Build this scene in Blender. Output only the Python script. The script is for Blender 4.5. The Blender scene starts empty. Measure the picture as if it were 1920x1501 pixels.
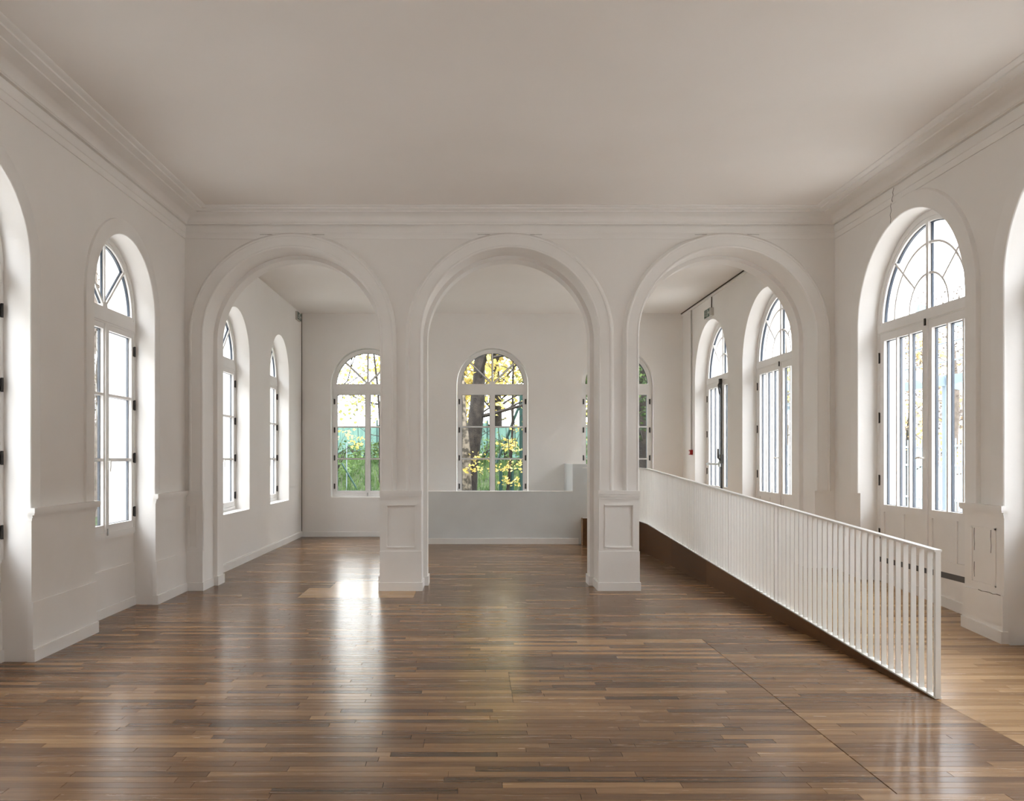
import bpy, math, random
from mathutils import Vector, Matrix
PI = math.pi
random.seed(7)
scene = bpy.context.scene
col = scene.collection

# ------------------------------------------------------------------ camera
F, U0, V0, HC = 1550.0, 888.0, 858.0, 1.6        # focal length and horizon point in pixels of the 1920x1501 frame
cam = bpy.data.cameras.new('camera')
cam.sensor_width = 36.0
cam.lens = 36.0 * F / 1920.0
cam.shift_x = (960.0 - U0) / 1920.0
cam.shift_y = (V0 - 750.5) / 1920.0
cam.clip_end = 300
cam_o = bpy.data.objects.new('camera', cam)
cam_o.location = (0, 0, HC)
cam_o.rotation_euler = (PI / 2, 0, 0)
col.objects.link(cam_o)
scene.camera = cam_o

# ------------------------------------------------------------------ world, exposure
SKY = 5.2
w = bpy.data.worlds.new('overcast_sky'); scene.world = w; w.use_nodes = True
bg = w.node_tree.nodes['Background']
bg.inputs[0].default_value = (0.94, 0.975, 1.025, 1); bg.inputs[1].default_value = SKY
vs = scene.view_settings
vs.view_transform = 'Standard'; vs.look = 'None'; vs.gamma = 1; vs.use_curve_mapping = False
vs.exposure = 1.17
cy = scene.cycles
cy.max_bounces = 12; cy.diffuse_bounces = 10; cy.glossy_bounces = 4; cy.transmission_bounces = 6; cy.transparent_max_bounces = 24
cy.sample_clamp_indirect = 8.0; cy.caustics_reflective = False; cy.caustics_refractive = False
cy.use_denoising = True

# ------------------------------------------------------------------ dimensions (metres)
XL, XR, XRF = -3.5, 4.38, 4.25      # left wall, right wall, right wall of the rear room
YN, YA, YB = -2.5, 10.02, 16.8      # wall behind the camera, arcade wall, rear wall
YA2 = 10.62                         # rear face of the arcade wall
ZC, ZCF = 4.56, 4.53                # ceilings
REV = 0.24                          # depth of window reveals to the frame
WT = 0.5
AX = (-2.197, 0.439, 3.067)         # arcade arch centres
AR, AR2, AZ = 1.07, 1.02, 3.07      # arch radii (front order, inner order), springing height
WR, WZ = 0.72, 3.10                 # window opening radius and springing
DR, DZ = 1.02, 3.06                 # french door opening radius and springing
ZSILL = 0.80
FNA = REV - .03
LY_F = (0.70, 3.24, 5.77, 8.30); LY_B = (12.20, 14.95)
RY_F = (0.58, 3.17, 5.76, 8.34); RY_B = (12.05, 14.85)
BX = (-2.168, 0.385, 2.926)
RAMP0, RAMP1, RAMPZ = 5.48, 13.84, 0.49
def ramp_z(y): return RAMPZ * min(1, max(0, (y - RAMP0) / (RAMP1 - RAMP0)))

# ------------------------------------------------------------------ materials
def mat(name, base=(.8, .8, .8), rough=.6, spec=.5, metal=0.0):
    m = bpy.data.materials.new(name); m.use_nodes = True
    b = m.node_tree.nodes['Principled BSDF']
    b.inputs['Base Color'].default_value = (*base, 1); b.inputs['Roughness'].default_value = rough
    b.inputs['Specular IOR Level'].default_value = spec; b.inputs['Metallic'].default_value = metal
    return m
def N(m, t, **kw):
    n = m.node_tree.nodes.new(t)
    for k, v in kw.items(): setattr(n, k, v)
    return n
def L(m, a, b): m.node_tree.links.new(a, b)
def bsdf(m): return m.node_tree.nodes['Principled BSDF']
def mottled(name, c1, c2, rough=.6, scale=1.2, bump=.1, bscale=60, spec=.3, detail=6, lo=.35, hi=.7, stretch=None, bdist=.002):
    m = mat(name, c1, rough, spec)
    tc = N(m, 'ShaderNodeNewGeometry')
    src = tc.outputs['Position']
    if stretch:
        mp = N(m, 'ShaderNodeMapping'); mp.inputs['Scale'].default_value = stretch
        L(m, src, mp.inputs['Vector']); src = mp.outputs['Vector']
    n1 = N(m, 'ShaderNodeTexNoise'); n1.inputs['Scale'].default_value = scale; n1.inputs['Detail'].default_value = detail
    L(m, src, n1.inputs['Vector'])
    r = N(m, 'ShaderNodeValToRGB')
    r.color_ramp.elements[0].position = lo; r.color_ramp.elements[0].color = (*c1, 1)
    r.color_ramp.elements[1].position = hi; r.color_ramp.elements[1].color = (*c2, 1)
    L(m, n1.outputs['Fac'], r.inputs['Fac']); L(m, r.outputs['Color'], bsdf(m).inputs['Base Color'])
    if bump:
        n2 = N(m, 'ShaderNodeTexNoise'); n2.inputs['Scale'].default_value = bscale; n2.inputs['Detail'].default_value = 3
        L(m, src, n2.inputs['Vector'])
        b = N(m, 'ShaderNodeBump'); b.inputs['Strength'].default_value = bump; b.inputs['Distance'].default_value = bdist
        L(m, n2.outputs['Fac'], b.inputs['Height']); L(m, b.outputs['Normal'], bsdf(m).inputs['Normal'])
    return m

M = {}
M['plaster'] = mottled('white_wall_plaster', (.82, .80, .775), (.85, .833, .81), rough=.75, scale=1.1, bump=.25, bscale=18, bdist=.004)
M['ceiling'] = mottled('white_ceiling_paint', (.80, .765, .73), (.83, .80, .77), rough=.85, scale=.7, bump=.12, bscale=40)
M['trim'] = mottled('white_trim_paint', (.825, .81, .785), (.855, .84, .82), rough=.5, scale=2.5, bump=.15, bscale=14, bdist=.003)
M['joinery'] = mottled('white_joinery_paint', (.80, .79, .775), (.83, .82, .805), rough=.4, scale=4, bump=.05, bscale=50)
M['concrete'] = mottled('grey_painted_render', (.67, .70, .705), (.74, .77, .775), rough=.7, scale=1.4, bump=.2, bscale=25)
M['white_metal'] = mottled('white_powder_coat', (.86, .86, .835), (.88, .88, .855), rough=.4, scale=3, bump=0)
M['iron'] = mottled('dark_iron', (.03, .028, .027), (.06, .055, .05), rough=.5, scale=30, bump=.1)
M['spacer'] = mat('dark_blue_glazing_spacer', (.02, .035, .06), .35)
M['chrome'] = mat('satin_metal', (.55, .56, .57), .35, .5, 1.0)
M['red'] = mottled('red_plastic', (.28, .012, .012), (.33, .02, .018), rough=.4, scale=40, bump=0)
M['green_sign'] = mat('green_sign_face', (.01, .06, .035), .4)
M['grey_plastic'] = mat('grey_plastic', (.5, .49, .46), .5)
M['cable'] = mat('brown_cable', (.05, .035, .02), .6)
M['crack'] = mat('crack_in_plaster', (.10, .085, .07), .9)
M['vent'] = mat('dark_grey_strip', (.09, .09, .09), .5)

def glass_mat():
    m = bpy.data.materials.new('window_glass'); m.use_nodes = True
    nt = m.node_tree; nt.nodes.clear()
    out = N(m, 'ShaderNodeOutputMaterial'); mix = N(m, 'ShaderNodeMixShader')
    tr = N(m, 'ShaderNodeBsdfTransparent'); tr.inputs[0].default_value = (.985, .99, .988, 1)
    gl = N(m, 'ShaderNodeBsdfGlossy'); gl.inputs['Roughness'].default_value = .02
    fr = N(m, 'ShaderNodeFresnel'); fr.inputs['IOR'].default_value = 1.45
    ge = N(m, 'ShaderNodeNewGeometry'); iv = N(m, 'ShaderNodeMath', operation='SUBTRACT'); iv.inputs[0].default_value = 1.0
    mu = N(m, 'ShaderNodeMath', operation='MULTIPLY')       # reflect once, at the front face of the pane
    L(m, ge.outputs['Backfacing'], iv.inputs[1]); L(m, iv.outputs[0], mu.inputs[0]); L(m, fr.outputs[0], mu.inputs[1])
    L(m, mu.outputs[0], mix.inputs[0]); L(m, tr.outputs[0], mix.inputs[1]); L(m, gl.outputs[0], mix.inputs[2])
    L(m, mix.outputs[0], out.inputs[0])
    return m
M['glass'] = glass_mat()

def wood(name, dark, mid, light, rough=(.16, .34), grain=(1.6, 26, 26), coat=.25, spec=.38):
    """oak boards: the attribute 'tone' (per board, 0..1) picks the board's colour, grain runs along X"""
    m = mat(name, mid, .3, spec)
    at = N(m, 'ShaderNodeAttribute', attribute_name='tone')
    geo = N(m, 'ShaderNodeNewGeometry')
    off = N(m, 'ShaderNodeVectorMath', operation='MULTIPLY_ADD')
    mp = N(m, 'ShaderNodeMapping'); mp.inputs['Scale'].default_value = grain
    L(m, geo.outputs['Position'], mp.inputs['Vector'])
    sc_ = N(m, 'ShaderNodeVectorMath', operation='SCALE'); sc_.inputs['Scale'].default_value = 37.0
    L(m, at.outputs['Color'], sc_.inputs[0])
    ad = N(m, 'ShaderNodeVectorMath', operation='ADD')
    L(m, mp.outputs[0], ad.inputs[0]); L(m, sc_.outputs[0], ad.inputs[1])
    g = N(m, 'ShaderNodeTexNoise'); g.inputs['Scale'].default_value = 1.0; g.inputs['Detail'].default_value = 8; g.inputs['Roughness'].default_value = .65; g.inputs['Distortion'].default_value = .6
    L(m, ad.outputs[0], g.inputs['Vector'])
    # tone + grain -> ramp
    a1 = N(m, 'ShaderNodeMath', operation='MULTIPLY_ADD'); a1.inputs[1].default_value = .62; a1.inputs[2].default_value = -.31
    L(m, g.outputs['Fac'], a1.inputs[0])
    a2 = N(m, 'ShaderNodeMath', operation='ADD')
    L(m, at.outputs['Fac'], a2.inputs[0]); L(m, a1.outputs[0], a2.inputs[1])
    big = N(m, 'ShaderNodeTexNoise'); big.inputs['Scale'].default_value = .55; big.inputs['Detail'].default_value = 2
    L(m, geo.outputs['Position'], big.inputs['Vector'])
    a3 = N(m, 'ShaderNodeMath', operation='MULTIPLY_ADD'); a3.inputs[1].default_value = .5; a3.inputs[2].default_value = -.25
    L(m, big.outputs['Fac'], a3.inputs[0])
    a4 = N(m, 'ShaderNodeMath', operation='ADD'); L(m, a2.outputs[0], a4.inputs[0]); L(m, a3.outputs[0], a4.inputs[1])
    r = N(m, 'ShaderNodeValToRGB'); e = r.color_ramp.elements
    e[0].position = .05; e[0].color = (*dark, 1); e[1].position = .95; e[1].color = (*light, 1)
    k = e.new(.5); k.color = (*mid, 1)
    L(m, a4.outputs[0], r.inputs['Fac']); L(m, r.outputs['Color'], bsdf(m).inputs['Base Color'])
    rr = N(m, 'ShaderNodeMapRange'); rr.inputs['To Min'].default_value = rough[0]; rr.inputs['To Max'].default_value = rough[1]
    L(m, g.outputs['Fac'], rr.inputs['Value']); L(m, rr.outputs[0], bsdf(m).inputs['Roughness'])
    b = N(m, 'ShaderNodeBump'); b.inputs['Strength'].default_value = .12; b.inputs['Distance'].default_value = .001
    L(m, g.outputs['Fac'], b.inputs['Height']); L(m, b.outputs['Normal'], bsdf(m).inputs['Normal'])
    bsdf(m).inputs['Coat Weight'].default_value = coat; bsdf(m).inputs['Coat Roughness'].default_value = .12
    return m
M['floor'] = wood('brown_oak_boards', (.055, .028, .013), (.185, .097, .044), (.41, .245, .118), coat=.05, spec=.27)
M['ramp'] = wood('honey_oak_boards', (.22, .125, .06), (.42, .255, .125), (.58, .38, .20), coat=.1)
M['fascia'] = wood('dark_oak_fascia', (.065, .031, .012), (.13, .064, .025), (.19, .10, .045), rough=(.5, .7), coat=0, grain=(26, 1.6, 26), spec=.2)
M['subfloor'] = mat('dark_subfloor', (.03, .02, .014), .9)

# ------------------------------------------------------------------ mesh helpers
class MB:
    def __init__(s): s.v = []; s.f = []; s.t = []
    def quad(s, a, b, c, d, tone=None):
        n = len(s.v); s.v += [a, b, c, d]; s.f.append((n, n+1, n+2, n+3)); s.t.append(tone)
    def poly(s, pts, tone=None):
        n = len(s.v); s.v += list(pts); s.f.append(tuple(range(n, n+len(pts)))); s.t.append(tone)
    def box(s, x0, x1, y0, y1, z0, z1, tone=None):
        n = len(s.v)
        s.v += [(x0,y0,z0),(x1,y0,z0),(x1,y1,z0),(x0,y1,z0),(x0,y0,z1),(x1,y0,z1),(x1,y1,z1),(x0,y1,z1)]
        for q in ((0,3,2,1),(4,5,6,7),(0,1,5,4),(1,2,6,5),(2,3,7,6),(3,0,4,7)):
            s.f.append(tuple(n+i for i in q)); s.t.append(tone)
    def hexa(s, p, tone=None):           # eight corners, bottom ring then top ring
        n = len(s.v); s.v += list(p)
        for q in ((0,3,2,1),(4,5,6,7),(0,1,5,4),(1,2,6,5),(2,3,7,6),(3,0,4,7)):
            s.f.append(tuple(n+i for i in q)); s.t.append(tone)
    def prism(s, pts, y0, y1, axis='y'): # polygon in (x,z) extruded along y
        a = [(x, y0, z) for x, z in pts]; b = [(x, y1, z) for x, z in pts]
        s.poly(a); s.poly(b[::-1])
        k = len(pts)
        for i in range(k): s.quad(a[i], b[i], b[(i+1) % k], a[(i+1) % k])
    def arc_ring(s, cx, cz, r0, r1, a0, a1, y0, y1, n=24, caps=True):
        P = [(math.cos(a0+(a1-a0)*i/n), math.sin(a0+(a1-a0)*i/n)) for i in range(n+1)]
        for i in range(n):
            (c, d), (e, g) = P[i], P[i+1]
            A = (cx+r0*c, cz+r0*d); B = (cx+r1*c, cz+r1*d); C = (cx+r1*e, cz+r1*g); D = (cx+r0*e, cz+r0*g)
            s.quad((A[0],y0,A[1]),(B[0],y0,B[1]),(C[0],y0,C[1]),(D[0],y0,D[1]))
            s.quad((D[0],y1,D[1]),(C[0],y1,C[1]),(B[0],y1,B[1]),(A[0],y1,A[1]))
            s.quad((B[0],y0,B[1]),(B[0],y1,B[1]),(C[0],y1,C[1]),(C[0],y0,C[1]))
            if r0 > 1e-4: s.quad((A[0],y1,A[1]),(A[0],y0,A[1]),(D[0],y0,D[1]),(D[0],y1,D[1]))
        if caps:
            for i in (0, n):
                c, d = P[i]
                s.quad((cx+r0*c,y0,cz+r0*d),(cx+r0*c,y1,cz+r0*d),(cx+r1*c,y1,cz+r1*d),(cx+r1*c,y0,cz+r1*d))
    def bar(s, x0, z0, x1, z1, wd, y0, y1):   # flat bar in the (x,z) plane
        d = Vector((x1-x0, z1-z0)); d.normalize(); n = Vector((-d.y, d.x)) * wd/2
        s.prism([(x0+n.x, z0+n.y), (x0-n.x, z0-n.y), (x1-n.x, z1-n.y), (x1+n.x, z1+n.y)], y0, y1)
    def tube(s, pts, rad, n=8, cap=True):
        pts = [Vector(p) for p in pts]; rings = []; u = None
        for i, p in enumerate(pts):
            d = (pts[min(i+1, len(pts)-1)] - pts[max(i-1, 0)]).normalized()
            if u is None: u = d.cross(Vector((0, 0, 1))) if abs(d.z) < .9 else d.cross(Vector((1, 0, 0)))
            else: u = u - d*u.dot(d)          # carry the ring's frame along, so that the tube does not twist
            u.normalize(); v = d.cross(u)
            r = rad[i] if isinstance(rad, (list, tuple)) else rad
            b = len(s.v)
            for k in range(n):
                a = 2*PI*k/n; s.v.append(tuple(p + (u*math.cos(a) + v*math.sin(a))*r))
            rings.append(b)
        for i in range(len(rings)-1):
            for k in range(n):
                s.f.append((rings[i]+k, rings[i]+(k+1) % n, rings[i+1]+(k+1) % n, rings[i+1]+k)); s.t.append(None)
        if cap:
            s.f.append(tuple(rings[0]+k for k in range(n))); s.t.append(None)
            s.f.append(tuple(rings[-1]+k for k in range(n))); s.t.append(None)
    def mesh(s, name, m, smooth=None, weld=False):
        me = bpy.data.meshes.new(name); me.from_pydata(s.v, [], s.f)
        if any(t is not None for t in s.t):
            at = me.attributes.new('tone', 'FLOAT', 'FACE')
            at.data.foreach_set('value', [t if t is not None else .5 for t in s.t])
        if weld or smooth:
            import bmesh
            bm = bmesh.new(); bm.from_mesh(me); bmesh.ops.remove_doubles(bm, verts=bm.verts, dist=1e-5)
            bm.to_mesh(me); bm.free()
        if smooth:
            for p in me.polygons: p.use_smooth = True
            me.set_sharp_from_angle(angle=math.radians(smooth))
        me.materials.append(M[m]); return me
    def build(s, name, m, parent=None, smooth=None, weld=False):
        o = bpy.data.objects.new(name, s.mesh(name, m, smooth, weld)); col.objects.link(o)
        if parent is not None: o.parent = parent
        return o
def tag(o, label=None, cat=None, group=None, kind=None):
    if label: o['label'] = label
    if cat: o['category'] = cat
    if group: o['group'] = group
    if kind: o['kind'] = kind
    return o
def empty(name, loc=(0, 0, 0), rz=0.0):
    o = bpy.data.objects.new(name, None); o.empty_display_size = .2
    o.location = loc; o.rotation_euler = (0, 0, rz); col.objects.link(o); return o
def copy_tree(o, parent=None):
    c = o.copy(); col.objects.link(c); c.parent = parent
    for ch in list(o.children): copy_tree(ch, c)
    return c

def arch_outline(c, r, zs, zb, n=96):
    return [(c-r, zb)] + [(c + r*math.cos(PI - PI*i/n), zs + r*math.sin(PI - PI*i/n)) for i in range(n+1)] + [(c+r, zb)]
def sheet(mb, P, s0, s1, z0, z1, ops, d, n=96):
    """flat wall face with arched openings (c, r, zs, zb); P(s, z, d) gives the point"""
    cur = s0
    for (c, r, zs, zb) in sorted(ops):
        mb.quad(P(cur, z0, d), P(c-r, z0, d), P(c-r, z1, d), P(cur, z1, d))
        if zb > z0 + 1e-4: mb.quad(P(c-r, z0, d), P(c+r, z0, d), P(c+r, zb, d), P(c-r, zb, d))
        a = [(c + r*math.cos(PI - PI*i/n), zs + r*math.sin(PI - PI*i/n)) for i in range(n+1)]
        for i in range(n):
            mb.quad(P(a[i][0], a[i][1], d), P(a[i+1][0], a[i+1][1], d), P(a[i+1][0], z1, d), P(a[i][0], z1, d))
        cur = c + r
    mb.quad(P(cur, z0, d), P(s1, z0, d), P(s1, z1, d), P(cur, z1, d))
def reveal(mb, P, c, r, zs, zb, d0, d1, sill=True, n=96):
    o = arch_outline(c, r, zs, zb, n)
    for a, b in zip(o, o[1:]): mb.quad(P(a[0], a[1], d0), P(b[0], b[1], d0), P(b[0], b[1], d1), P(a[0], a[1], d1))
    if sill: mb.quad(P(c-r, zb, d0), P(c+r, zb, d0), P(c+r, zb, d1), P(c-r, zb, d1))
def archivolt(mb, P, c, r, zs, zlow, prof, d, n=48):
    """sweep prof [(outward from the opening edge, proud of the wall)] up one jamb, round the arch and down the other"""
    st = [((c-r, zlow), (-1, 0))]
    for i in range(n+1):
        a = PI - PI*i/n; st.append(((c+r*math.cos(a), zs+r*math.sin(a)), (math.cos(a), math.sin(a))))
    st.append(((c+r, zlow), (1, 0)))
    rows = [[P(p[0]+q*nn[0], p[1]+q*nn[1], d-pr) for q, pr in prof] for p, nn in st]
    for a, b in zip(rows, rows[1:]):
        for k in range(len(prof)-1): mb.quad(a[k], a[k+1], b[k+1], b[k])
    for rw in (rows[0], rows[-1]): mb.poly(rw)

PLt = lambda s, z, d: (XL - d, s, z)          # d is depth away from the room
PRt = lambda s, z, d: (XR + d, s, z)
PRf = lambda s, z, d: (XRF + d, s, z)
PBk = lambda s, z, d: (s, YB + d, z)
PAr = lambda s, z, d: (s, YA + d, z)

# ================================================================== STRUCTURE
ZT = 4.75
# ---- left wall
mb = MB()
opsF = [(y, WR, WZ, 0.0) for y in LY_F]; opsB = [(y, WR, WZ, ZSILL) for y in LY_B]
sheet(mb, PLt, YN, YA+.3, 0, ZT, opsF, 0); sheet(mb, PLt, YA+.3, YB+WT, 0, ZT, opsB, 0)
sheet(mb, PLt, YN-WT, YB+WT, -.4, ZT, [(y, WR, WZ, ZSILL-.02) for y in LY_F] + opsB, WT)
for y in LY_F: reveal(mb, PLt, y, WR, WZ, 0, 0, WT, False)
for y in LY_B: reveal(mb, PLt, y, WR, WZ, ZSILL, 0, WT)
wall_left = tag(mb.build('wall_left', 'plaster'), 'long white plastered wall with arched casement windows facing the french doors', 'wall', kind='structure')
# apron walls below the windows inside the niches, with plinth and skirting
for y in LY_F:
    m2 = MB(); x = XL - FNA
    m2.box(XL-WT, x, y-WR, y+WR, 0, ZSILL-.02)
    m2.box(x, x+.012, y-WR, y+WR, 0, .47); m2.box(x+.012, x+.026, y-WR, y+WR, 0, .095)
    m2.build('window_apron', 'plaster', wall_left)
# hood bands round the niches
PROF_S = [(0, 0), (0, .020), (.006, .026), (.14, .026), (.15, .020), (.155, 0)]
for y in LY_F:
    m2 = MB(); archivolt(m2, PLt, y, WR, WZ, 1.2, PROF_S, 0); m2.build('arch_band', 'trim', wall_left, smooth=35)

def pedestal_y(y0, y1, side, zb=lambda y: 0.0, panel=False, parent=None):
    """dado block on a side wall between two niches"""
    sg = 1 if side == 'L' else -1; X = XL if side == 'L' else XR
    def bx(m_, p, z0, z1, e=0.0, slope=False):
        xa, xb = sorted((X + sg*.0005, X + sg*p))
        ya, yb = y0-e, y1+e
        za, zc = (zb(ya), zb(yb)) if slope else (0, 0)
        m_.hexa([(xa,ya,z0+za),(xb,ya,z0+za),(xb,yb,z0+zc),(xa,yb,z0+zc),(xa,ya,z1+za),(xb,ya,z1+za),(xb,yb,z1+zc),(xa,yb,z1+zc)])
    m_ = MB(); bx(m_, .030, 0, 1.12, .002); m_.build('dado', 'trim', parent)
    m_ = MB(); bx(m_, .036, 1.105, 1.125, .006); bx(m_, .044, 1.13, 1.15, .012); bx(m_, .040, 1.125, 1.13, .01); bx(m_, .062, 1.15, 1.165, .02); bx(m_, .068, 1.165, 1.205, .025); m_.build('chair_rail', 'trim', parent)
    m_ = MB(); bx(m_, .044, 0, .465, .004); m_.build('plinth', 'trim', parent)
    m_ = MB(); bx(m_, .060, 0, .10, .012, True); m_.build('skirting_board', 'trim', parent)
    if panel:
        m_ = MB(); w0, w1 = y0+.1, y1-.1; a, b = sorted((X+sg*.03, X+sg*.037))
        m_.box(a, b, w0, w1, .995, 1.01); m_.box(a, b, w0, w1, .52, .535); m_.box(a, b, w0, w0+.014, .52, 1.01); m_.box(a, b, w1-.014, w1, .52, 1.01)
        m_.build('panel_moulding', 'trim', parent)
edges = [YN] + [e for y in LY_F for e in (y-WR, y+WR)] + [YA-.05]
for i in range(0, len(edges), 2): pedestal_y(edges[i], edges[i+1], 'L', parent=wall_left)
# rear-room skirting on the left
m2 = MB(); m2.box(XL-.01, XL+.018, YA2, YB, 0, .10); m2.box(XL-.01, XL+.012, YA2, YB, .10, .112)
tag(m2.build('baseboard_left', 'trim'), 'white skirting board along the left wall of the rear room', 'baseboard', kind='structure')

# ---- right wall (front part at XR, rear room part at XRF)
ZTH = .43
mb = MB()
opsF = [(y, DR, DZ, 0.0) for y in RY_F]; opsB = [(y, DR, DZ, 0.0) for y in RY_B]
sheet(mb, PRt, YN, YA+.3, 0, ZT, opsF, 0); sheet(mb, PRf, YA+.3, YB+WT, 0, ZT, opsB, 0)
mb.quad((XRF, YA+.3, 0), (XR, YA+.3, 0), (XR, YA+.3, ZT), (XRF, YA+.3, ZT))
sheet(mb, PRt, YN-WT, YB+WT, -.4, ZT, [(y, DR, DZ, ZTH) for y in RY_F + RY_B], WT)
for y in RY_F: reveal(mb, PRt, y, DR, DZ, 0, 0, WT, False)
for y in RY_B: reveal(mb, PRf, y, DR, DZ, 0, 0, WT+.13, False)
wall_right = tag(mb.build('wall_right', 'plaster'), 'long white plastered wall with tall arched french doors beside the ramp', 'wall', kind='structure')
for y in RY_F + RY_B:
    X = XR if y < YA else XRF
    m2 = MB(); x = X + (FNA if y < YA else REV - .01)
    m2.box(x, XR+WT, y-DR, y+DR, 0, ZTH)
    m2.build('door_apron', 'plaster', wall_right)
    m2 = MB(); a, b = y-DR, y+DR; za, zb_ = ramp_z(a), ramp_z(b)
    m2.hexa([(x-.016,a,za),(x,a,za),(x,b,zb_),(x-.016,b,zb_),(x-.016,a,za+.1),(x,a,za+.1),(x,b,zb_+.1),(x-.016,b,zb_+.1)])
    if y < 13: m2.build('skirting_board', 'trim', wall_right)
    m2 = MB(); m2.box(x-.004, x+.06, y-DR, y+DR, ZTH, ZTH+.06); m2.build('threshold_strip', 'vent', wall_right)
PROF_D = [(0, 0), (0, .026), (.006, .034), (.165, .034), (.175, .024), (.18, 0)]
for y in RY_F:
    m2 = MB(); archivolt(m2, PRt, y, DR, DZ, 1.2, PROF_D, 0); m2.build('arch_band', 'trim', wall_right, smooth=35)
edges = [YN] + [e for y in RY_F for e in (y-DR, y+DR)] + [YA-.05]
for i in range(0, len(edges)-2, 2): pedestal_y(edges[i], edges[i+1], 'R', zb=ramp_z, panel=True, parent=wall_right)

# ---- rear wall
mb = MB(); ops = [(x, WR+.01, WZ, ZSILL) for x in BX]
sheet(mb, PBk, XL, XRF, 0, ZT, ops, 0); sheet(mb, PBk, XL-WT, XR+WT, -.4, ZT, ops, WT)
for x in BX: reveal(mb, PBk, x, WR+.01, WZ, ZSILL, 0, WT)
wall_back = tag(mb.build('wall_back', 'plaster'), 'white rear wall with three arched windows onto the garden', 'wall', kind='structure')
m2 = MB(); m2.box(XL, 1.84, YB-.018, YB+.01, 0, .10)
tag(m2.build('baseboard_back', 'trim'), 'white skirting board along the rear wall under the garden windows', 'baseboard', kind='structure')

# ---- wall behind the camera
mb = MB(); mb.box(XL-WT, XR+WT, YN-.3, YN, -.1, ZT)
tag(mb.build('wall_front', 'plaster'), 'plain white wall closing the hall opposite the arcade', 'wall', kind='structure')

# ---- arcade wall
mb = MB()
ops = [(x, AR, AZ, 0.0) for x in AX]; ops2 = [(x, AR2, AZ, 0.0) for x in AX]
sheet(mb, PAr, XL, XR, 0, ZT, ops, 0)
DM = .36
for x in AX:
    reveal(mb, PAr, x, AR, AZ, 0, 0, DM, False); reveal(mb, PAr, x, AR2, AZ, 0, DM, YA2-YA, False)
    o1 = arch_outline(x, AR, AZ, 0); o2 = arch_outline(x, AR2, AZ, 0)
    for i in range(len(o1)-1): mb.quad(PAr(*o1[i], DM), PAr(*o1[i+1], DM), PAr(*o2[i+1], DM), PAr(*o2[i], DM))
sheet(mb, PAr, XL, XR, 0, ZT, ops2, YA2-YA)
wall_arcade = tag(mb.build('wall_arcade', 'plaster'), 'white arcade wall of three round arches dividing the hall', 'wall', kind='structure')
PROF_A = [(0, 0), (0, .040), (.008, .050), (.022, .050), (.026, .044), (.135, .044), (.14, .050), (.158, .050), (.163, .040), (.178, .028), (.186, .012), (.193, 0)]
for x in AX:
    m2 = MB(); archivolt(m2, PAr, x, AR, AZ, 1.2, PROF_A, 0, 64); m2.build('archivolt', 'trim', wall_arcade, smooth=35)
piers = [(XL, AX[0]-AR, 'l'), (AX[0]+AR, AX[1]-AR, 'm'), (AX[1]+AR, AX[2]-AR, 'm2'), (AX[2]+AR, XR, 'r')]
for (x0, x1, kd) in piers:
    YF = YA - .055
    if kd == 'r': continue
    # jamb casing, so that the block below the archivolt runs flush round the corner
    m2 = MB(); m2.box(x0+.001, x1-.001, YF+.012, YA+.02, 0, 1.2)
    fw = .075; a, b = x0+fw, x1-fw
    if kd == 'l': a = x0+.06
    if kd == 'r': b = x1-.06
    for q in ((x0+.001, a, .0, 1.12), (b, x1-.001, .0, 1.12), (a, b, 1.03, 1.12), (a, b, .0, .52)): m2.box(q[0], q[1], YF, YF+.02, q[2], q[3])
    m2.build('dado', 'trim', wall_arcade)
    m2 = MB()
    for t0, pr in ((0, .004), (.008, .010), (.016, .004)):
        m2.box(a-.012+t0, b+.012-t0, YF-pr, YF+.012, 1.03+.012-t0-.008, 1.03+.012-t0); m2.box(a-.012+t0, b+.012-t0, YF-pr, YF+.012, .52-.012+t0, .52-.012+t0+.008)
        m2.box(a-.012+t0, a-.012+t0+.008, YF-pr, YF+.012, .52, 1.03); m2.box(b+.012-t0-.008, b+.012-t0, YF-pr, YF+.012, .52, 1.03)
    m2.build('panel_moulding', 'trim', wall_arcade)
    m2 = MB()
    for z0, z1, pr in ((1.105, 1.118, .008), (1.118, 1.132, .003), (1.132, 1.150, .014), (1.150, 1.160, .008), (1.160, 1.205, .018)):
        m2.box(x0-(0 if kd == 'l' else pr*.4), x1+(0 if kd == 'r' else pr*.4), YF-pr, YA+.01, z0, z1)
    m2.build('chair_rail', 'trim', wall_arcade)
    m2 = MB(); m2.box(x0-(0 if kd == 'l' else .004), x1+(0 if kd == 'r' else .004), YF-.012, YA+.01, 0, .475); m2.build('plinth', 'trim', wall_arcade)
    m2 = MB(); e0 = 0 if kd == 'l' else .016; e1 = 0 if kd == 'r' else .016
    m2.box(x0-e0, x1+e1, YF-.026, YA+DM-.02, 0, .10)
    m2.box(x0-e0-(.05 if e0 else 0), x1+e1+(.05 if e1 else 0), YA+DM-.02, YA2+.015, 0, .115)
    m2.build('skirting_board', 'trim', wall_arcade)

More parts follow.
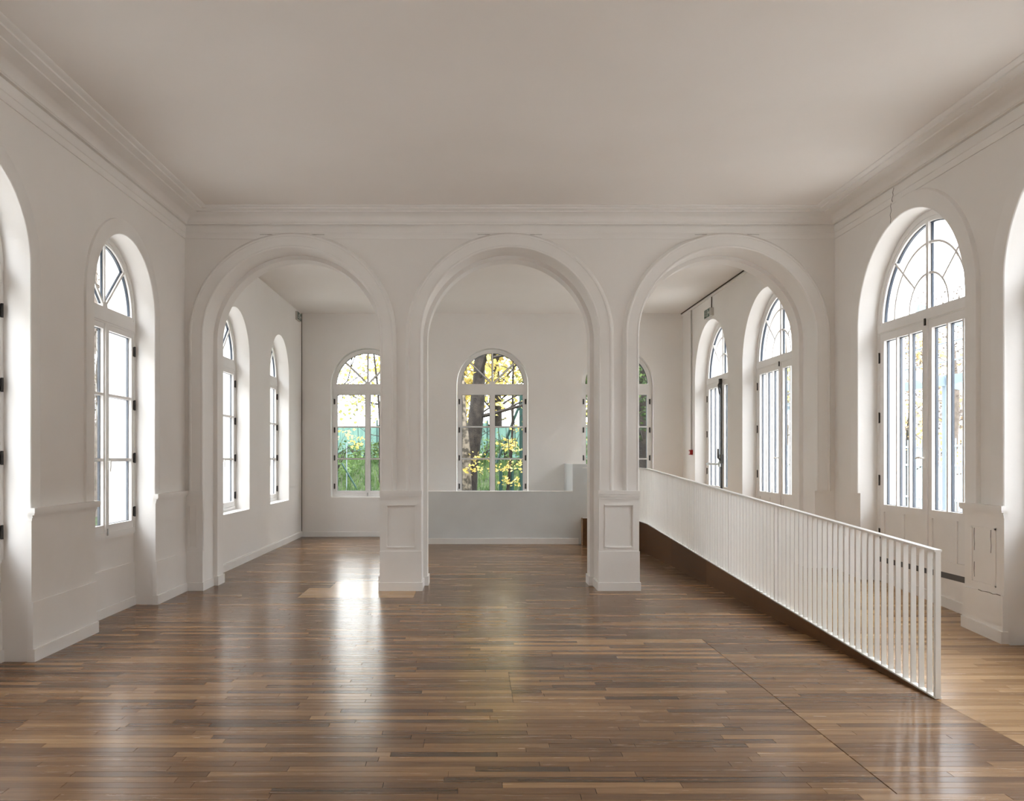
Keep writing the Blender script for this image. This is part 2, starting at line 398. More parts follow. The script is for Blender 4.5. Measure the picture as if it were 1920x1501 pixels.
# ---- floor: dark subfloor slab with every board on it
mb = MB(); mb.box(XL-WT, XR+WT, YN-.3, YB+WT, -.12, -.022)
floor = tag(mb.build('floor', 'subfloor'), 'brown oak strip floor of narrow boards running across the hall', 'floor', kind='structure')
PW = .07
boards = []
rng = random.Random(11)
def xcuts(y):
    """places where the boards of a row must end"""
    c = []
    if 3.95 < y < 7.3: c.append(2.02)
    if 2.0 < y < RAMP0: c.append(3.06)
    if 9.45 < y < 10.2: c += [-2.02, -.69]
    elif 10.2 <= y < 10.7: c += [-1.77, -1.16]
    if 5.4 < y < 6.2: c.append(.26)
    return sorted(c)
nrow = int((YB - YN) / PW)
for rI in range(nrow):
    y0 = YN + rI*PW; y1 = y0 + PW; ym = (y0+y1)/2
    x1max = XR + REV if ym < RAMP0 else 3.10
    if ym > 15.35: x1max = 1.9
    ends = [XL - REV] + xcuts(ym) + [x1max]
    for a, b in zip(ends, ends[1:]):
        patch = (9.45 < ym < 10.2 and -2.05 < a < -1.9) or (10.2 <= ym < 10.7 and -1.8 < a < -1.7)
        honey = a > 3.0 or patch
        x = a; first = True
        while x < b - .02:
            ln = rng.uniform(.45, 1.35) if not first else rng.uniform(.15, 1.2)
            first = False
            e = x + ln
            if b - e < .25: e = b
            tone = min(.97, max(.03, rng.gauss(.43, .13)))
            if rng.random() < .07: tone = rng.uniform(.58, .74)
            if 6.75 < ym < 7.3 and .9 < e < 2.05 and x > -.3 and a < 2: tone = rng.choice((.45, .85, .8))
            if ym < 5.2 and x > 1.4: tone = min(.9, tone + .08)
            if honey: tone = rng.uniform(.3, .75) if not patch else rng.uniform(.5, .62)
            boards.append((x, e, y0, y1, tone, honey)); x = e
def board(mb, x0, x1, y0, y1, tone, z=lambda x, y: 0.0, r=rng):
    g = .0006; d1, d2 = r.uniform(-.0004, 0), r.uniform(-.0004, 0); c = .0013
    X0, X1, Y0, Y1 = x0+g, x1-g, y0+g, y1-g
    if abs(x1-2.02) < 1e-6: X1 -= .004        # the long open joint in the floor
    bot = [(X0,Y0,z(X0,Y0)-.022),(X1,Y0,z(X1,Y0)-.022),(X1,Y1,z(X1,Y1)-.022),(X0,Y1,z(X0,Y1)-.022)]
    mid = [(X0,Y0,z(X0,Y0)+d1-c),(X1,Y0,z(X1,Y0)+d1-c),(X1,Y1,z(X1,Y1)+d2-c),(X0,Y1,z(X0,Y1)+d2-c)]
    X0 += c; X1 -= c; Y0 += c; Y1 -= c
    top = [(X0,Y0,z(X0,Y0)+d1),(X1,Y0,z(X1,Y0)+d1),(X1,Y1,z(X1,Y1)+d2),(X0,Y1,z(X0,Y1)+d2)]
    n = len(mb.v); mb.v += bot + mid + top
    for q in ((0,1,5,4),(1,2,6,5),(2,3,7,6),(3,0,4,7),(4,5,9,8),(5,6,10,9),(6,7,11,10),(7,4,8,11),(8,9,10,11)):
        mb.f.append(tuple(n+i for i in q)); mb.t.append(tone)
def seen(b):
    ym = (b[2]+b[3])/2
    return ym > 3.78 and F*b[1]/ym > -U0 and F*b[0]/ym < 1920-U0
near = [b for b in boards if seen(b)][:299]
ns = set(near)
for b in near:
    m2 = MB(); board(m2, *b[:5]); m2.build('floor_board', 'ramp' if b[5] else 'floor', floor)
for hon, mname in ((False, 'floor'), (True, 'ramp')):
    m2 = MB()
    for b in boards:
        if b not in ns and b[5] == hon: board(m2, *b[:5])
    tag(m2.build('floor_boards', mname, floor), kind='stuff')

# ---- ceilings
mb = MB(); mb.box(XL-.3, XR+.3, YN-.3, YA+.2, ZC, ZC+.18)
tag(mb.build('ceiling', 'ceiling'), 'plain white plaster ceiling of the front hall', 'ceiling', kind='structure')
mb = MB(); mb.box(XL-.3, XR+.3, YA+.2, YB+.3, ZCF, ZCF+.21)
tag(mb.build('ceiling_rear', 'ceiling'), 'plain white plaster ceiling of the rear room beyond the arches', 'ceiling', kind='structure')
# ---- cornice
cove = [(.045 + .155*(1-math.cos(t)), 4.432 + .085*math.sin(t)) for t in [PI/2*i/8 for i in range(9)]]
prof = [(0, 4.25), (.010, 4.25), (.014, 4.262), (.014, 4.315), (.020, 4.32), (.020, 4.402), (.004, 4.404), (.004, 4.420), (.034, 4.422), (.040, 4.430)] + cove + \
       [(.215, 4.517), (.22, 4.528), (.30, 4.532), (.305, 4.545), (.345, 4.548), (.36, 4.556), (.362, ZC+.002)]
mb = MB()
lp = [[(XL+p, YN, z), (XL+p, YA-p, z), (XR-p, YA-p, z), (XR-p, YN, z)] for p, z in prof]
for a, b in zip(lp, lp[1:]):
    for i in range(3): mb.quad(a[i], a[i+1], b[i+1], b[i])
cornice = tag(mb.build('trim_1', 'trim', smooth=25), 'white moulded plaster cornice with a cove under the hall ceiling', 'cornice', kind='structure')

# ================================================================== WINDOWS AND DOORS
def fan_pane(a0, a1, r0, r1, zs, y):
    m = MB(); m.arc_ring(0, zs, r0, r1, a0, a1, y-.003, y+.003, 12); return m
def make_window(r=WR):
    """local x along the wall, y outwards, origin at the middle of the sill"""
    root = empty('window_1')
    zb, zs = ZSILL, WZ
    fw, y0, y1 = .045, 0.0, .075
    zt0, zt1 = 2.945, 3.07
    m = MB(); m.arc_ring(0, zs, r-fw, r, 0, PI, y0, y1, 40, False)
    for s in (-1, 1): a, b = sorted((s*r, s*(r-fw))); m.box(a, b, y0, y1, zb, zs)
    m.box(-r+fw, r-fw, y0-.01, y1, zb-.015, zb+.05)
    m.build('frame', 'joinery', root, smooth=35)
    m = MB(); m.box(-r+fw, r-fw, y0-.004, y1, zt0, zt1); m.box(-r+fw, r-fw, y0-.014, y0, zt0+.02, zt0+.045); m.build('transom', 'joinery', root)
    # fanlight: sash ring, three glazing bars meeting in a hub, four panes
    zf = zt1; ri = r-fw-.035; yg = .04
    fl = MB(); fl.arc_ring(0, zs, ri, r-fw, 0, PI, y0+.006, y1-.01, 40, False); fl.box(-r+fw, r-fw, y0+.006, y1-.01, zf, zs+.012)
    fan = fl.build('fanlight', 'joinery', root, smooth=35)
    zc = zs + .012
    for ang in (45, 90, 135):
        a = math.radians(ang); b = MB(); b.bar(.03*math.cos(a), zc+.03*math.sin(a), (ri+.005)*math.cos(a), zs+(ri+.005)*math.sin(a), .026, y0+.012, y1-.016); b.build('glazing_bar', 'joinery', fan)
    b = MB(); b.arc_ring(0, zc, 0, .055, 0, PI, y0+.008, y1-.016, 12); b.build('hub', 'joinery', fan)
    sp = MB(); sp.arc_ring(0, zs, ri-.009, ri, .04, PI-.04, yg-.012, yg+.012, 40, False)
    for ang in (45, 90, 135):
        a = math.radians(ang); sp.bar(.06*math.cos(a), zc+.06*math.sin(a), (ri-.002)*math.cos(a), zs+(ri-.002)*math.sin(a), .040, yg-.008, yg+.010)
    sp.build('spacer', 'spacer', fan)
    for k in range(4): fan_pane(k*PI/4+.02, (k+1)*PI/4-.02, .05, ri, zc, yg+.012).build('pane', 'glass', fan)
    # two casements
    zb2, zt2 = zb+.05, zt0
    for s in (-1, 1):
        x0, x1 = (-r+fw, -.002) if s < 0 else (.002, r-fw)
        st, tr, br = .050, .055, .075
        m = MB(); m.box(x0, x0+st, y0+.004, y0+.05, zb2, zt2); m.box(x1-st, x1, y0+.004, y0+.05, zb2, zt2)
        m.box(x0+st, x1-st, y0+.004, y0+.05, zb2, zb2+br); m.box(x0+st, x1-st, y0+.004, y0+.05, zt2-tr, zt2)
        if s > 0: m.box(-.035, .035, y0-.014, y0+.004, zb2, zt2)
        cs = m.build('casement', 'joinery', root)
        g0, g1, h0, h1 = x0+st, x1-st, zb2+br, zt2-tr
        for k in range(3):
            a, b = h0+(h1-h0)*k/3, h0+(h1-h0)*(k+1)/3
            if k: q = MB(); q.box(g0, g1, y0+.008, y0+.046, a-.014, a+.014); q.build('glazing_bar', 'joinery', cs)
            a += .012 if k else 0; b -= .012 if k < 2 else 0
            q = MB(); q.box(g0, g1, yg-.005, yg+.001, a, b); q.build('pane', 'glass', cs)
            q = MB()
            for u0, u1, v0, v1 in ((g0, g0+.009, a, b), (g1-.009, g1, a, b), (g0, g1, a, a+.006), (g0, g1, b-.006, b)): q.box(u0, u1, yg-.002, yg+.020, v0, v1)
            q.build('spacer', 'spacer', cs)
        for z in (1.02, 1.60, 2.17, 2.75):
            q = MB(); xo = x0-.006 if s < 0 else x1+.006
            q.tube([(xo, y0-.010, z-.055), (xo, y0-.010, z+.055)], .011, 8); q.box(min(xo, xo-s*.018), max(xo, xo-s*.018), y0-.003, y0+.004, z-.05, z+.05)
            q.build('hinge', 'iron', cs)
        if s > 0:
            q = MB(); q.tube([(0, y0-.014, 1.56), (0, y0-.045, 1.56)], .012, 8); q.tube([(0, y0-.045, 1.57), (-.01, y0-.05, 1.52), (-.012, y0-.047, 1.46)], [.012, .010, .008], 8)
            q.box(-.014, .014, y0-.02, y0-.014, 1.48, 1.64); q.build('handle', 'white_metal', cs, smooth=50)
            q = MB(); q.box(-.012, .012, y0-.022, y0-.012, zb2-.03, zb2+.04); q.build('bolt', 'chrome', cs)
    return root

def make_door(r=DR):
    root = empty('door_1')
    zb, zs = .49, DZ
    fw, y0, y1 = .06, 0.0, .08
    zt0, zt1 = 2.985, 3.085
    yg = .042
    m = MB(); m.arc_ring(0, zs, r-fw, r, 0, PI, y0, y1, 44, False)
    for s in (-1, 1): a, b = sorted((s*r, s*(r-fw))); m.box(a, b, y0, y1, zb, zs)
    m.build('frame', 'joinery', root, smooth=35)
    m = MB(); m.box(-r+fw, r-fw, y0-.004, y1, zt0, zt1); m.box(-r+fw, r-fw, y0-.014, y0, zt0+.01, zt0+.03); m.build('transom', 'joinery', root)
    ri = r-fw-.045; zc = zt1+.02
    fl = MB(); fl.arc_ring(0, zs, ri, r-fw, .02, PI-.02, y0+.006, y1-.01, 44, False); fl.box(-r+fw, r-fw, y0+.006, y1-.01, zt1, zc)
    fan = fl.build('fanlight', 'joinery', root, smooth=35)
    b = MB(); b.box(-.022, .022, y0+.004, y1-.012, zc, zs+ri+.01); b.build('mullion', 'joinery', fan)
    ra, rb = .36, .665
    sp = MB(); sp.arc_ring(0, zs, ri-.010, ri, .06, PI-.06, yg-.012, yg+.014, 40, False); sp.box(-.034, .034, yg-.006, yg+.012, zc, zs+ri)
    sp.build('spacer', 'spacer', fan)
    for rr in (ra, rb): b = MB(); b.arc_ring(0, zc, rr-.011, rr+.011, 0, PI, y0+.014, y1-.03, 32, False); b.build('glazing_bar', 'joinery', fan, smooth=35)
    for ang in (45, 135):
        a = math.radians(ang); b = MB(); b.bar(ra*math.cos(a), zc+ra*math.sin(a), (ri+.005)*math.cos(a), zs+(ri+.005)*math.sin(a), .022, y0+.014, y1-.03); b.build('glazing_bar', 'joinery', fan)
    for k in range(2): fan_pane(k*PI/2+.03, (k+1)*PI/2-.03, 0, ra, zc, yg+.012).build('pane', 'glass', fan)
    for k in range(4):
        fan_pane(k*PI/4+.01, (k+1)*PI/4-.01, ra, rb, zc, yg+.012).build('pane', 'glass', fan)
        fan_pane(k*PI/4+.01, (k+1)*PI/4-.01, rb, ri, zc, yg+.012).build('pane', 'glass', fan)
    for s in (-1, 1):
        x0, x1 = (-r+fw, -.002) if s < 0 else (.002, r-fw)
        st, tr = .085, .085; zl0, zl1 = 1.0, 1.08; br = .11
        ya, yb = y0+.004, y0+.055
        m = MB(); m.box(x0, x0+st, ya, yb, zb, zt0); m.box(x1-st, x1, ya, yb, zb, zt0)
        m.box(x0+st, x1-st, ya, yb, zb, zb+br); m.box(x0+st, x1-st, ya, yb, zl0, zl1); m.box(x0+st, x1-st, ya, yb, zt0-tr, zt0)
        if s > 0: m.box(-.03, .03, y0-.012, ya, zb, zt0)
        cs = m.build('door_leaf', 'joinery', root)
        g0, g1 = x0+st, x1-st; xm = (g0+g1)/2
        q = MB(); q.box(xm-.03, xm+.03, ya+.002, yb, zb+br, zl0); q.build('muntin', 'joinery', cs)
        for a, b in ((g0, xm-.03), (xm+.03, g1)):
            q = MB(); q.box(a, b, ya+.014, yb-.01, zb+br, zl0); q.build('panel', 'joinery', cs)
        h0, h1 = zl1, zt0-tr
        for k in range(3):
            a, b = g0+(g1-g0)*k/3, g0+(g1-g0)*(k+1)/3
            if k: q = MB(); q.box(a-.013, a+.013, ya+.004, yb-.004, h0, h1); q.build('glazing_bar', 'joinery', cs)
            a += .011 if k else 0; b -= .011 if k < 2 else 0
            q = MB(); q.box(a, b, yg-.002, yg+.004, h0, h1); q.build('pane', 'glass', cs)
            q = MB()
            for u0, u1, v0, v1 in ((a, a+.010, h0, h1), (b-.010, b, h0, h1), (a, b, h0, h0+.006), (a, b, h1-.008, h1)): q.box(u0, u1, yg-.001, yg+.024, v0, v1)
            q.build('spacer', 'spacer', cs)
        for z in (.75, 1.35, 2.05, 2.72):
            q = MB(); xo = x0-.006 if s < 0 else x1+.006
            q.tube([(xo, y0-.005, z-.06), (xo, y0-.005, z+.06)], .007, 8); q.box(min(xo, xo-s*.009), max(xo, xo-s*.009), y0-.001, y0+.004, z-.055, z+.055)
            q.build('hinge', 'iron', cs)
        if s > 0:
            q = MB(); q.box(-.018, .018, y0-.02, y0-.012, 1.50, 1.68); q.tube([(0, y0-.014, 1.6), (0, y0-.06, 1.6)], .011, 8)
            q.tube([(0, y0-.06, 1.6), (-.045, y0-.06, 1.605), (-.10, y0-.058, 1.595)], [.011, .010, .008], 8); q.build('handle', 'white_metal', cs, smooth=50)
            q = MB(); q.box(-.012, .012, y0-.024, y0-.012, zt0-.05, zt0+.02); q.build('bolt', 'iron', cs)
    return root

wcount = [0]; dcount = [0]
def place(root0, name, used, loc, rz, label, cat):
    r_ = root0 if not used[0] else copy_tree(root0)
    used[0] += 1; r_.name = '%s_%d' % (name, used[0]); r_.location = loc; r_.rotation_euler = (0, 0, rz)
    return tag(r_, label, cat, kind='structure')
W0 = make_window()
FX = REV - .02; FN = REV - .05
lw = ['first', 'second', 'third', 'fourth']
place(W0, 'window', wcount, (XL-FN, LY_F[3], 0), PI/2, 'arched white casement window in the niche next to the arcade wall', 'window')
for i in (2, 1, 0):
    place(W0, 'window', wcount, (XL-FN, LY_F[i], 0), PI/2, 'arched white casement window in the left wall, %s niche from the arcade' % lw[3-i], 'window')
place(W0, 'window', wcount, (XL-FX, LY_B[0], 0), PI/2, 'arched white casement window of the rear room in the left wall, just past the arcade', 'window')
place(W0, 'window', wcount, (XL-FX, LY_B[1], 0), PI/2, 'arched white casement window of the rear room in the left wall, beside the exit sign corner', 'window')
bl = ['arched garden window with the green screen behind it, near the corner cable', 'arched garden window with the leaning dark tree trunk behind it, above the low grey wall', 'arched garden window with the dark ivy behind it, above the ramp landing']
for i in range(3): place(W0, 'window', wcount, (BX[i], YB+FX-.10, 0), 0, bl[i], 'window')
D0 = make_door()
place(D0, 'door', dcount, (XR+FN, RY_F[3], 0), -PI/2, 'tall arched french door beside the ramp foot, next to the arcade wall', 'door')
for i in (2, 1, 0):
    place(D0, 'door', dcount, (XR+FN, RY_F[i], 0), -PI/2, 'tall arched french door in the right wall, %s niche from the arcade' % lw[3-i], 'door')
place(D0, 'door', dcount, (XRF+FX, RY_B[0], 0), -PI/2, 'tall arched french door of the rear room behind the railing, just past the arcade', 'door')
dl = place(D0, 'door', dcount, (XRF+FX, RY_B[1], 0), -PI/2, 'tall arched french door with a dark panic bar under the exit sign', 'door')
# panic hardware on the last door (local coordinates)
q = MB(); q.box(-.035, .035, -.03, -.012, .52, 2.86); q.build('lock_rod_cover', 'iron', dl)
q = MB(); q.box(-.80, -.02, -.075, -.055, 1.47, 1.50); q.box(-.06, .02, -.06, -.012, 1.44, 1.53); q.box(-.80, -.76, -.06, -.004, 1.46, 1.51); q.build('panic_bar', 'chrome', dl)
q = MB(); q.tube([(.03, -.03, 1.55), (.05, -.09, 1.60), (.07, -.10, 1.76)], [.02, .018, .012], 8); q.box(-.01, .07, -.05, -.012, 1.50, 1.66); q.build('lever_handle', 'iron', dl)
q = MB(); q.box(-.03, .03, -.06, -.012, 2.86, 3.02); q.tube([(0, -.05, 2.96), (.05, -.09, 2.90), (.03, -.06, 2.74)], .012, 8); q.build('top_latch', 'iron', dl)

# portals: they only guide the sampling of the sky through the openings
def portal(loc, rot, w_, h_):
    l = bpy.data.lights.new('window_portal', 'AREA'); l.shape = 'RECTANGLE'; l.size = w_; l.size_y = h_; l.cycles.is_portal = True
    o = bpy.data.objects.new('window_portal', l); o.location = loc; o.rotation_euler = rot; col.objects.link(o)
for y in LY_F + LY_B: portal((XL-WT-.02, y, (ZSILL+WZ+WR)/2), (PI/2, 0, -PI/2), 2*WR, WZ+WR-ZSILL)
for y in RY_F + RY_B: portal((XR+WT+.04, y, (.49+DZ+DR)/2), (PI/2, 0, PI/2), 2*DR, DZ+DR-.49)
for x in BX: portal((x, YB+WT+.02, (ZSILL+WZ+WR)/2), (PI/2, 0, PI), 2*WR, WZ+WR-ZSILL)

# ================================================================== RAMP AND RAILING
P0, P1, P2, P3 = Vector((3.08, RAMP0)), Vector((2.92, RAMP1)), Vector((2.90, 15.06)), Vector((2.0, 15.16))
def ramp_x(y): return P0.x + (P1.x-P0.x)*(y-P0.y)/(P1.y-P0.y)
ramp = tag(empty('ramp', (3.7, RAMP0, 0)), 'long wooden access ramp rising behind the white railing along the french doors', 'ramp')
def rel(o, par):
    o.parent = par; o.matrix_parent_inverse = Matrix.Translation(-Vector(par.location)); return o
y = RAMP0; rr_ = random.Random(5)
while y < RAMP1 - .01:
    ye = min(y+PW, RAMP1); xl = ramp_x(y); x = xl
    X2 = (XR if y < YA else XRF) - .002
    # boards run into the door niches where there is one
    for c in (RY_F[2], RY_F[3], RY_B[0]):
        if c-DR+.02 < y and ye < c+DR-.02: X2 += REV-.03
    if YA-.05 < y < YA2+.05: X2 = AX[2]+AR2-.05
    while x < X2-.02:
        e = x + rr_.uniform(.5, 1.1)
        if X2-e < .3: e = X2
        m2 = MB(); board(m2, x, e, y, ye, min(.95, max(.05, rr_.gauss(.5, .2))), z=lambda a, b: ramp_z(b), r=rr_)
        rel(m2.build('ramp_board', 'ramp'), ramp); x = e
    y = ye
# carcass under the boards, landing, fascia panels
m2 = MB(); ys = [RAMP0+.6, RAMP1]
a, b = ys
XI = AX[2]+AR2-.06
m2.hexa([(ramp_x(a)+.05,a,0),(XI,a,0),(XI,b,0),(ramp_x(b)+.05,b,0),(ramp_x(a)+.05,a,ramp_z(a)-.023),(XI,a,ramp_z(a)-.023),(XI,b,ramp_z(b)-.023),(ramp_x(b)+.05,b,ramp_z(b)-.023)])
rel(m2.build('carcass', 'subfloor'), ramp)
land = [(P1.x, P1.y), (XRF-.002, P1.y), (XRF-.002, YB-.002), (2.46, YB-.002), (2.46, 15.35), (P3.x, 15.35), (P3.x, P3.y), (P2.x, P2.y)]
m2 = MB(); top = [(x, y, RAMPZ) for x, y in land]; bot = [(x, y, .0) for x, y in land]
m2.poly(top, .5); m2.poly(bot[::-1], .5)
for i in range(len(land)): k = (i+1) % len(land); m2.quad(bot[i], bot[k], top[k], top[i], .5)
rel(m2.build('landing_deck', 'ramp'), ramp)
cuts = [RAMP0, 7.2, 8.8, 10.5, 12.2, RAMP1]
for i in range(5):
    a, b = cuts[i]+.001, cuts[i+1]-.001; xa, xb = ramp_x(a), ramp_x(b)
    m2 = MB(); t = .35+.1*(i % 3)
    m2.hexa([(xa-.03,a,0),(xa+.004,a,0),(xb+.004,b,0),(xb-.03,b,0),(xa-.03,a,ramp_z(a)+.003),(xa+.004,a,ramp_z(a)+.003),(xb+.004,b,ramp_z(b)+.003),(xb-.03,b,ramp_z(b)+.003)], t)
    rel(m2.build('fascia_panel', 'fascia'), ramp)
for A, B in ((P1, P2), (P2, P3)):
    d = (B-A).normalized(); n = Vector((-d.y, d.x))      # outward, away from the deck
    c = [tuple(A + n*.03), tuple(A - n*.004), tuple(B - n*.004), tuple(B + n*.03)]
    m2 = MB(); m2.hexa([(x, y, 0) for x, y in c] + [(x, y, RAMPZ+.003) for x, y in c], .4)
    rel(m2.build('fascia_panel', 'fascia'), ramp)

rail = tag(empty('railing', (P0.x, P0.y, 0)), 'white metal railing of flat upright bars climbing along the ramp edge', 'railing')
def rz_top(y): return .99 + (1.425-.99)*min(1, (y-RAMP0)/(RAMP1-RAMP0))
HW = .018
def rail_strip(name, z0, z1, hw):
    for A, B in ((P0, P1), (P1, P2), (P2, P3)):
        d = (B-A).normalized(); n = Vector((d.y, -d.x))*hw
        za, zb_ = z0(A.y), z0(B.y); zc_, zd = z1(A.y), z1(B.y)
        m2 = MB(); q = [A-n, A+n, B+n, B-n]
        m2.hexa([(q[0].x,q[0].y,za),(q[1].x,q[1].y,za),(q[2].x,q[2].y,zb_),(q[3].x,q[3].y,zb_),(q[0].x,q[0].y,zc_),(q[1].x,q[1].y,zc_),(q[2].x,q[2].y,zd),(q[3].x,q[3].y,zd)])
        rel(m2.build(name, 'white_metal'), rail)
rail_strip('handrail', lambda y: rz_top(y)-.014, rz_top, .025)
rail_strip('bottom_rail', lambda y: ramp_z(y)+.004, lambda y: ramp_z(y)+.014, .022)
def fin(A, d, t=.008, bolt=False, name='baluster'):
    n = Vector((d.y, -d.x))*HW; h = d*t/2
    z0, z1 = ramp_z(A.y)+.012, rz_top(A.y)-.013
    m2 = MB(); q = [A-n-h, A+n-h, A+n+h, A-n+h]
    m2.hexa([(p.x, p.y, z0) for p in q] + [(p.x, p.y, z1) for p in q])
    o = rel(m2.build(name, 'white_metal'), rail)
    if bolt:
        for k in range(4):
            z = z0 + (z1-z0)*(.08+.28*k); c = A - h
            b = MB(); b.tube([(c.x-.006, c.y-.004, z), (c.x-.006, c.y+.001, z)], .006, 8)
            bo = b.build('bolt', 'white_metal'); bo.parent = o
d1 = (P1-P0).normalized(); Ln = (P1-P0).length; s = .0
joints = [1.32 + 1.43*k for k in range(6)]
fin(P0 + d1*.012, d1, .024, name='end_post')
k = 1
while k*.1 < Ln - .03:
    s = k*.1; bj = any(abs(s-j) < .051 for j in joints)
    fin(P0 + d1*s, d1, .016 if bj else .009, bj); k += 1
for A, B in ((P1, P2), (P2, P3)):
    d2 = (B-A).normalized(); L2 = (B-A).length; k = 0
    while k*.1 < L2 - .02: fin(A + d2*(k*.1+.02), d2, .009); k += 1

# ================================================================== LOW WALL IN THE REAR ROOM
m2 = MB(); m2.box(-1.35, 1.84, 15.36, 15.56, 0, .975); m2.box(1.84, 1.91, 15.36, YB-.001, 0, 1.485); m2.box(1.91, 2.45, 15.36, 15.56, 0, 1.485)
m2.v = m2.v
lowall = tag(m2.build('wall_low', 'concrete'), 'low grey rendered parapet wall under the middle garden window, stepping up by the ramp', 'wall', kind='structure')
m2 = MB(); m2.box(-1.366, 1.95, 15.344, 15.36, 0, .105); m2.build('skirting_board', 'trim', lowall)
m2 = MB(); m2.box(-1.352, 1.838, 15.358, 15.562, .975, .979); m2.build('coping', 'trim', lowall)

# ================================================================== SMALL FITTINGS
def exit_sign(loc, rz, label, lamp=False):
    root = tag(empty('exit_sign', loc, rz), label, 'exit sign')
    # local: x along the wall, y into the wall, z up
    m2 = MB(); m2.box(-.17, .17, -.045, 0, -.08, .08); m2.build('housing', 'grey_plastic', root)
    m2 = MB(); m2.box(-.16, .16, -.048, -.045, -.07, .07); m2.build('face', 'green_sign', root)
    m2 = MB()                                     # running figure, doorway and arrow in white
    y0, y1 = -.0495, -.048
    m2.arc_ring(-.045, .042, 0, .012, 0, 2*PI, y0, y1, 10, False)
    for a in ((-.05, .028, -.065, -.01, .018), (-.065, -.01, -.035, -.03, .011), (-.035, -.03, -.045, -.06, .011), (-.065, -.01, -.09, -.035, .011), (-.09, -.035, -.115, -.035, .010), (-.05, .022, -.02, .006, .009), (-.05, .022, -.085, .012, .009)):
        m2.bar(a[0], a[1], a[2], a[3], a[4], y0, y1)
    m2.box(.005, .014, y0, y1, -.06, .06); m2.box(.005, .055, y0, y1, .052, .06); m2.box(.047, .055, y0, y1, -.06, .06)
    m2.bar(.075, 0, .14, 0, .014, y0, y1); m2.bar(.14, 0, .112, .03, .013, y0, y1); m2.bar(.14, 0, .112, -.03, .013, y0, y1)
    m2.build('pictogram', 'white_metal', root)
    if lamp:
        m2 = MB(); m2.box(.17, .27, -.05, 0, -.075, .06); m2.build('lamp_box', 'grey_plastic', root)
    return root
exit_sign((XL, 16.40, 4.40), PI/2, 'small green exit sign high in the corner by the brown cable')
es = exit_sign((XRF, 14.90, 4.20), -PI/2, 'small green exit sign hanging above the door with the panic bar', True)
m2 = MB(); m2.tube([(.20, -.02, .06), (.20, -.015, .262)], .009, 8); m2.build('wire', 'cable', es)
# fire alarm call point and its conduit
root = tag(empty('fire_alarm_call_point', (XRF, 16.07, 1.66)), 'small red fire alarm call point on the right wall of the rear room', 'alarm')
m2 = MB(); m2.box(-.055, 0, -.047, .047, 0, .095); m2.build('housing', 'red', root)
m2 = MB(); m2.box(-.060, -.055, -.022, .022, .02, .07); m2.build('break_glass', 'white_metal', root)
m2 = MB(); m2.box(-.005, -.002, 0, .01, 0, .01)
m2 = MB(); m2.tube([(XRF-.018, 16.07, 1.755), (XRF-.018, 16.07, ZCF-.06)], .014, 8)
tag(m2.build('alarm_conduit', 'grey_plastic'), 'thin vertical conduit rising from the red call point', 'conduit')
m2 = MB(); m2.tube([(XL+.012, YB-.02, .11), (XL+.012, YB-.02, ZCF)], .006, 8)
tag(m2.build('corner_cable', 'cable'), 'thin brown cable running down the rear corner below the exit sign', 'cable')
root = tag(empty('cable_trunking', (XRF, YA2, ZCF-.06)), 'white cable trunking with a dark cable along the rear ceiling edge above the doors', 'trunking')
m2 = MB(); m2.box(-.03, 0, .01, YB-YA2-.005, 0, .035); m2.build('trunking', 'trim', root)
m2 = MB(); m2.tube([(-.035, .02, .05), (-.035, YB-YA2-.01, .05)], .009, 6); m2.build('cable', 'cable', root)

# ================================================================== OUTSIDE
M['grass'] = mottled('garden_grass', (.018, .03, .010), (.055, .08, .026), rough=.9, scale=7, bump=.8, bscale=18, bdist=.08)
M['paving'] = mottled('pale_terrace_paving', (.50, .48, .45), (.60, .58, .55), rough=.9, scale=3, bump=.2)
M['cream'] = mottled('cream_render', (.36, .34, .30), (.41, .39, .345), rough=.9, scale=2, bump=.1)
M['house_white'] = mottled('white_house_render', (.62, .62, .61), (.68, .68, .67), rough=.9, scale=2, bump=.1)
M['stone'] = mottled('grey_stone', (.22, .21, .19), (.30, .285, .26), rough=.9, scale=4, bump=.3)
M['roof'] = mottled('grey_roof', (.16, .15, .15), (.22, .21, .20), rough=.8, scale=6, bump=.2)
M['bark'] = mottled('dark_bark', (.014, .011, .009), (.042, .034, .027), rough=.9, scale=7, bump=.8, bscale=30, bdist=.02)
M['bark_pale'] = mottled('mottled_pale_bark', (.05, .042, .032), (.21, .175, .135), rough=.9, scale=9, bump=.6, bscale=30, bdist=.02, lo=.42, hi=.6)
M['twig'] = mottled('grey_brown_twigs', (.09, .075, .06), (.16, .13, .11), rough=.9, scale=9, bump=0)
M['screen'] = mottled('green_screen_sheet', (.08, .165, .135), (.14, .24, .20), rough=.8, scale=3, bump=.2, stretch=(6, 1, .5))
M['green_metal'] = mat('dark_green_metal', (.008, .045, .036), .5)
M['steel'] = mat('pale_blue_steel', (.17, .22, .26), .5)
M['fence_metal'] = mat('grey_blue_fence_metal', (.20, .24, .27), .5)
def leaf_mat(name, c1, c2):
    m = mottled(name, c1, c2, rough=.7, scale=3.5, bump=0, lo=.4, hi=.62)
    nt = m.node_tree; out = nt.nodes['Material Output']; b = bsdf(m)
    t = N(m, 'ShaderNodeBsdfTranslucent'); mx = N(m, 'ShaderNodeMixShader'); mx.inputs[0].default_value = .4
    rp = [n for n in nt.nodes if n.type == 'VALTORGB'][0]
    L(m, rp.outputs[0], t.inputs[0]); L(m, b.outputs[0], mx.inputs[1]); L(m, t.outputs[0], mx.inputs[2]); L(m, mx.outputs[0], out.inputs[0])
    return m
M['yellow'] = leaf_mat('yellow_autumn_leaves', (.52, .40, .10), (.66, .56, .22))
M['olive'] = leaf_mat('yellow_green_leaves', (.28, .30, .09), (.52, .46, .16))
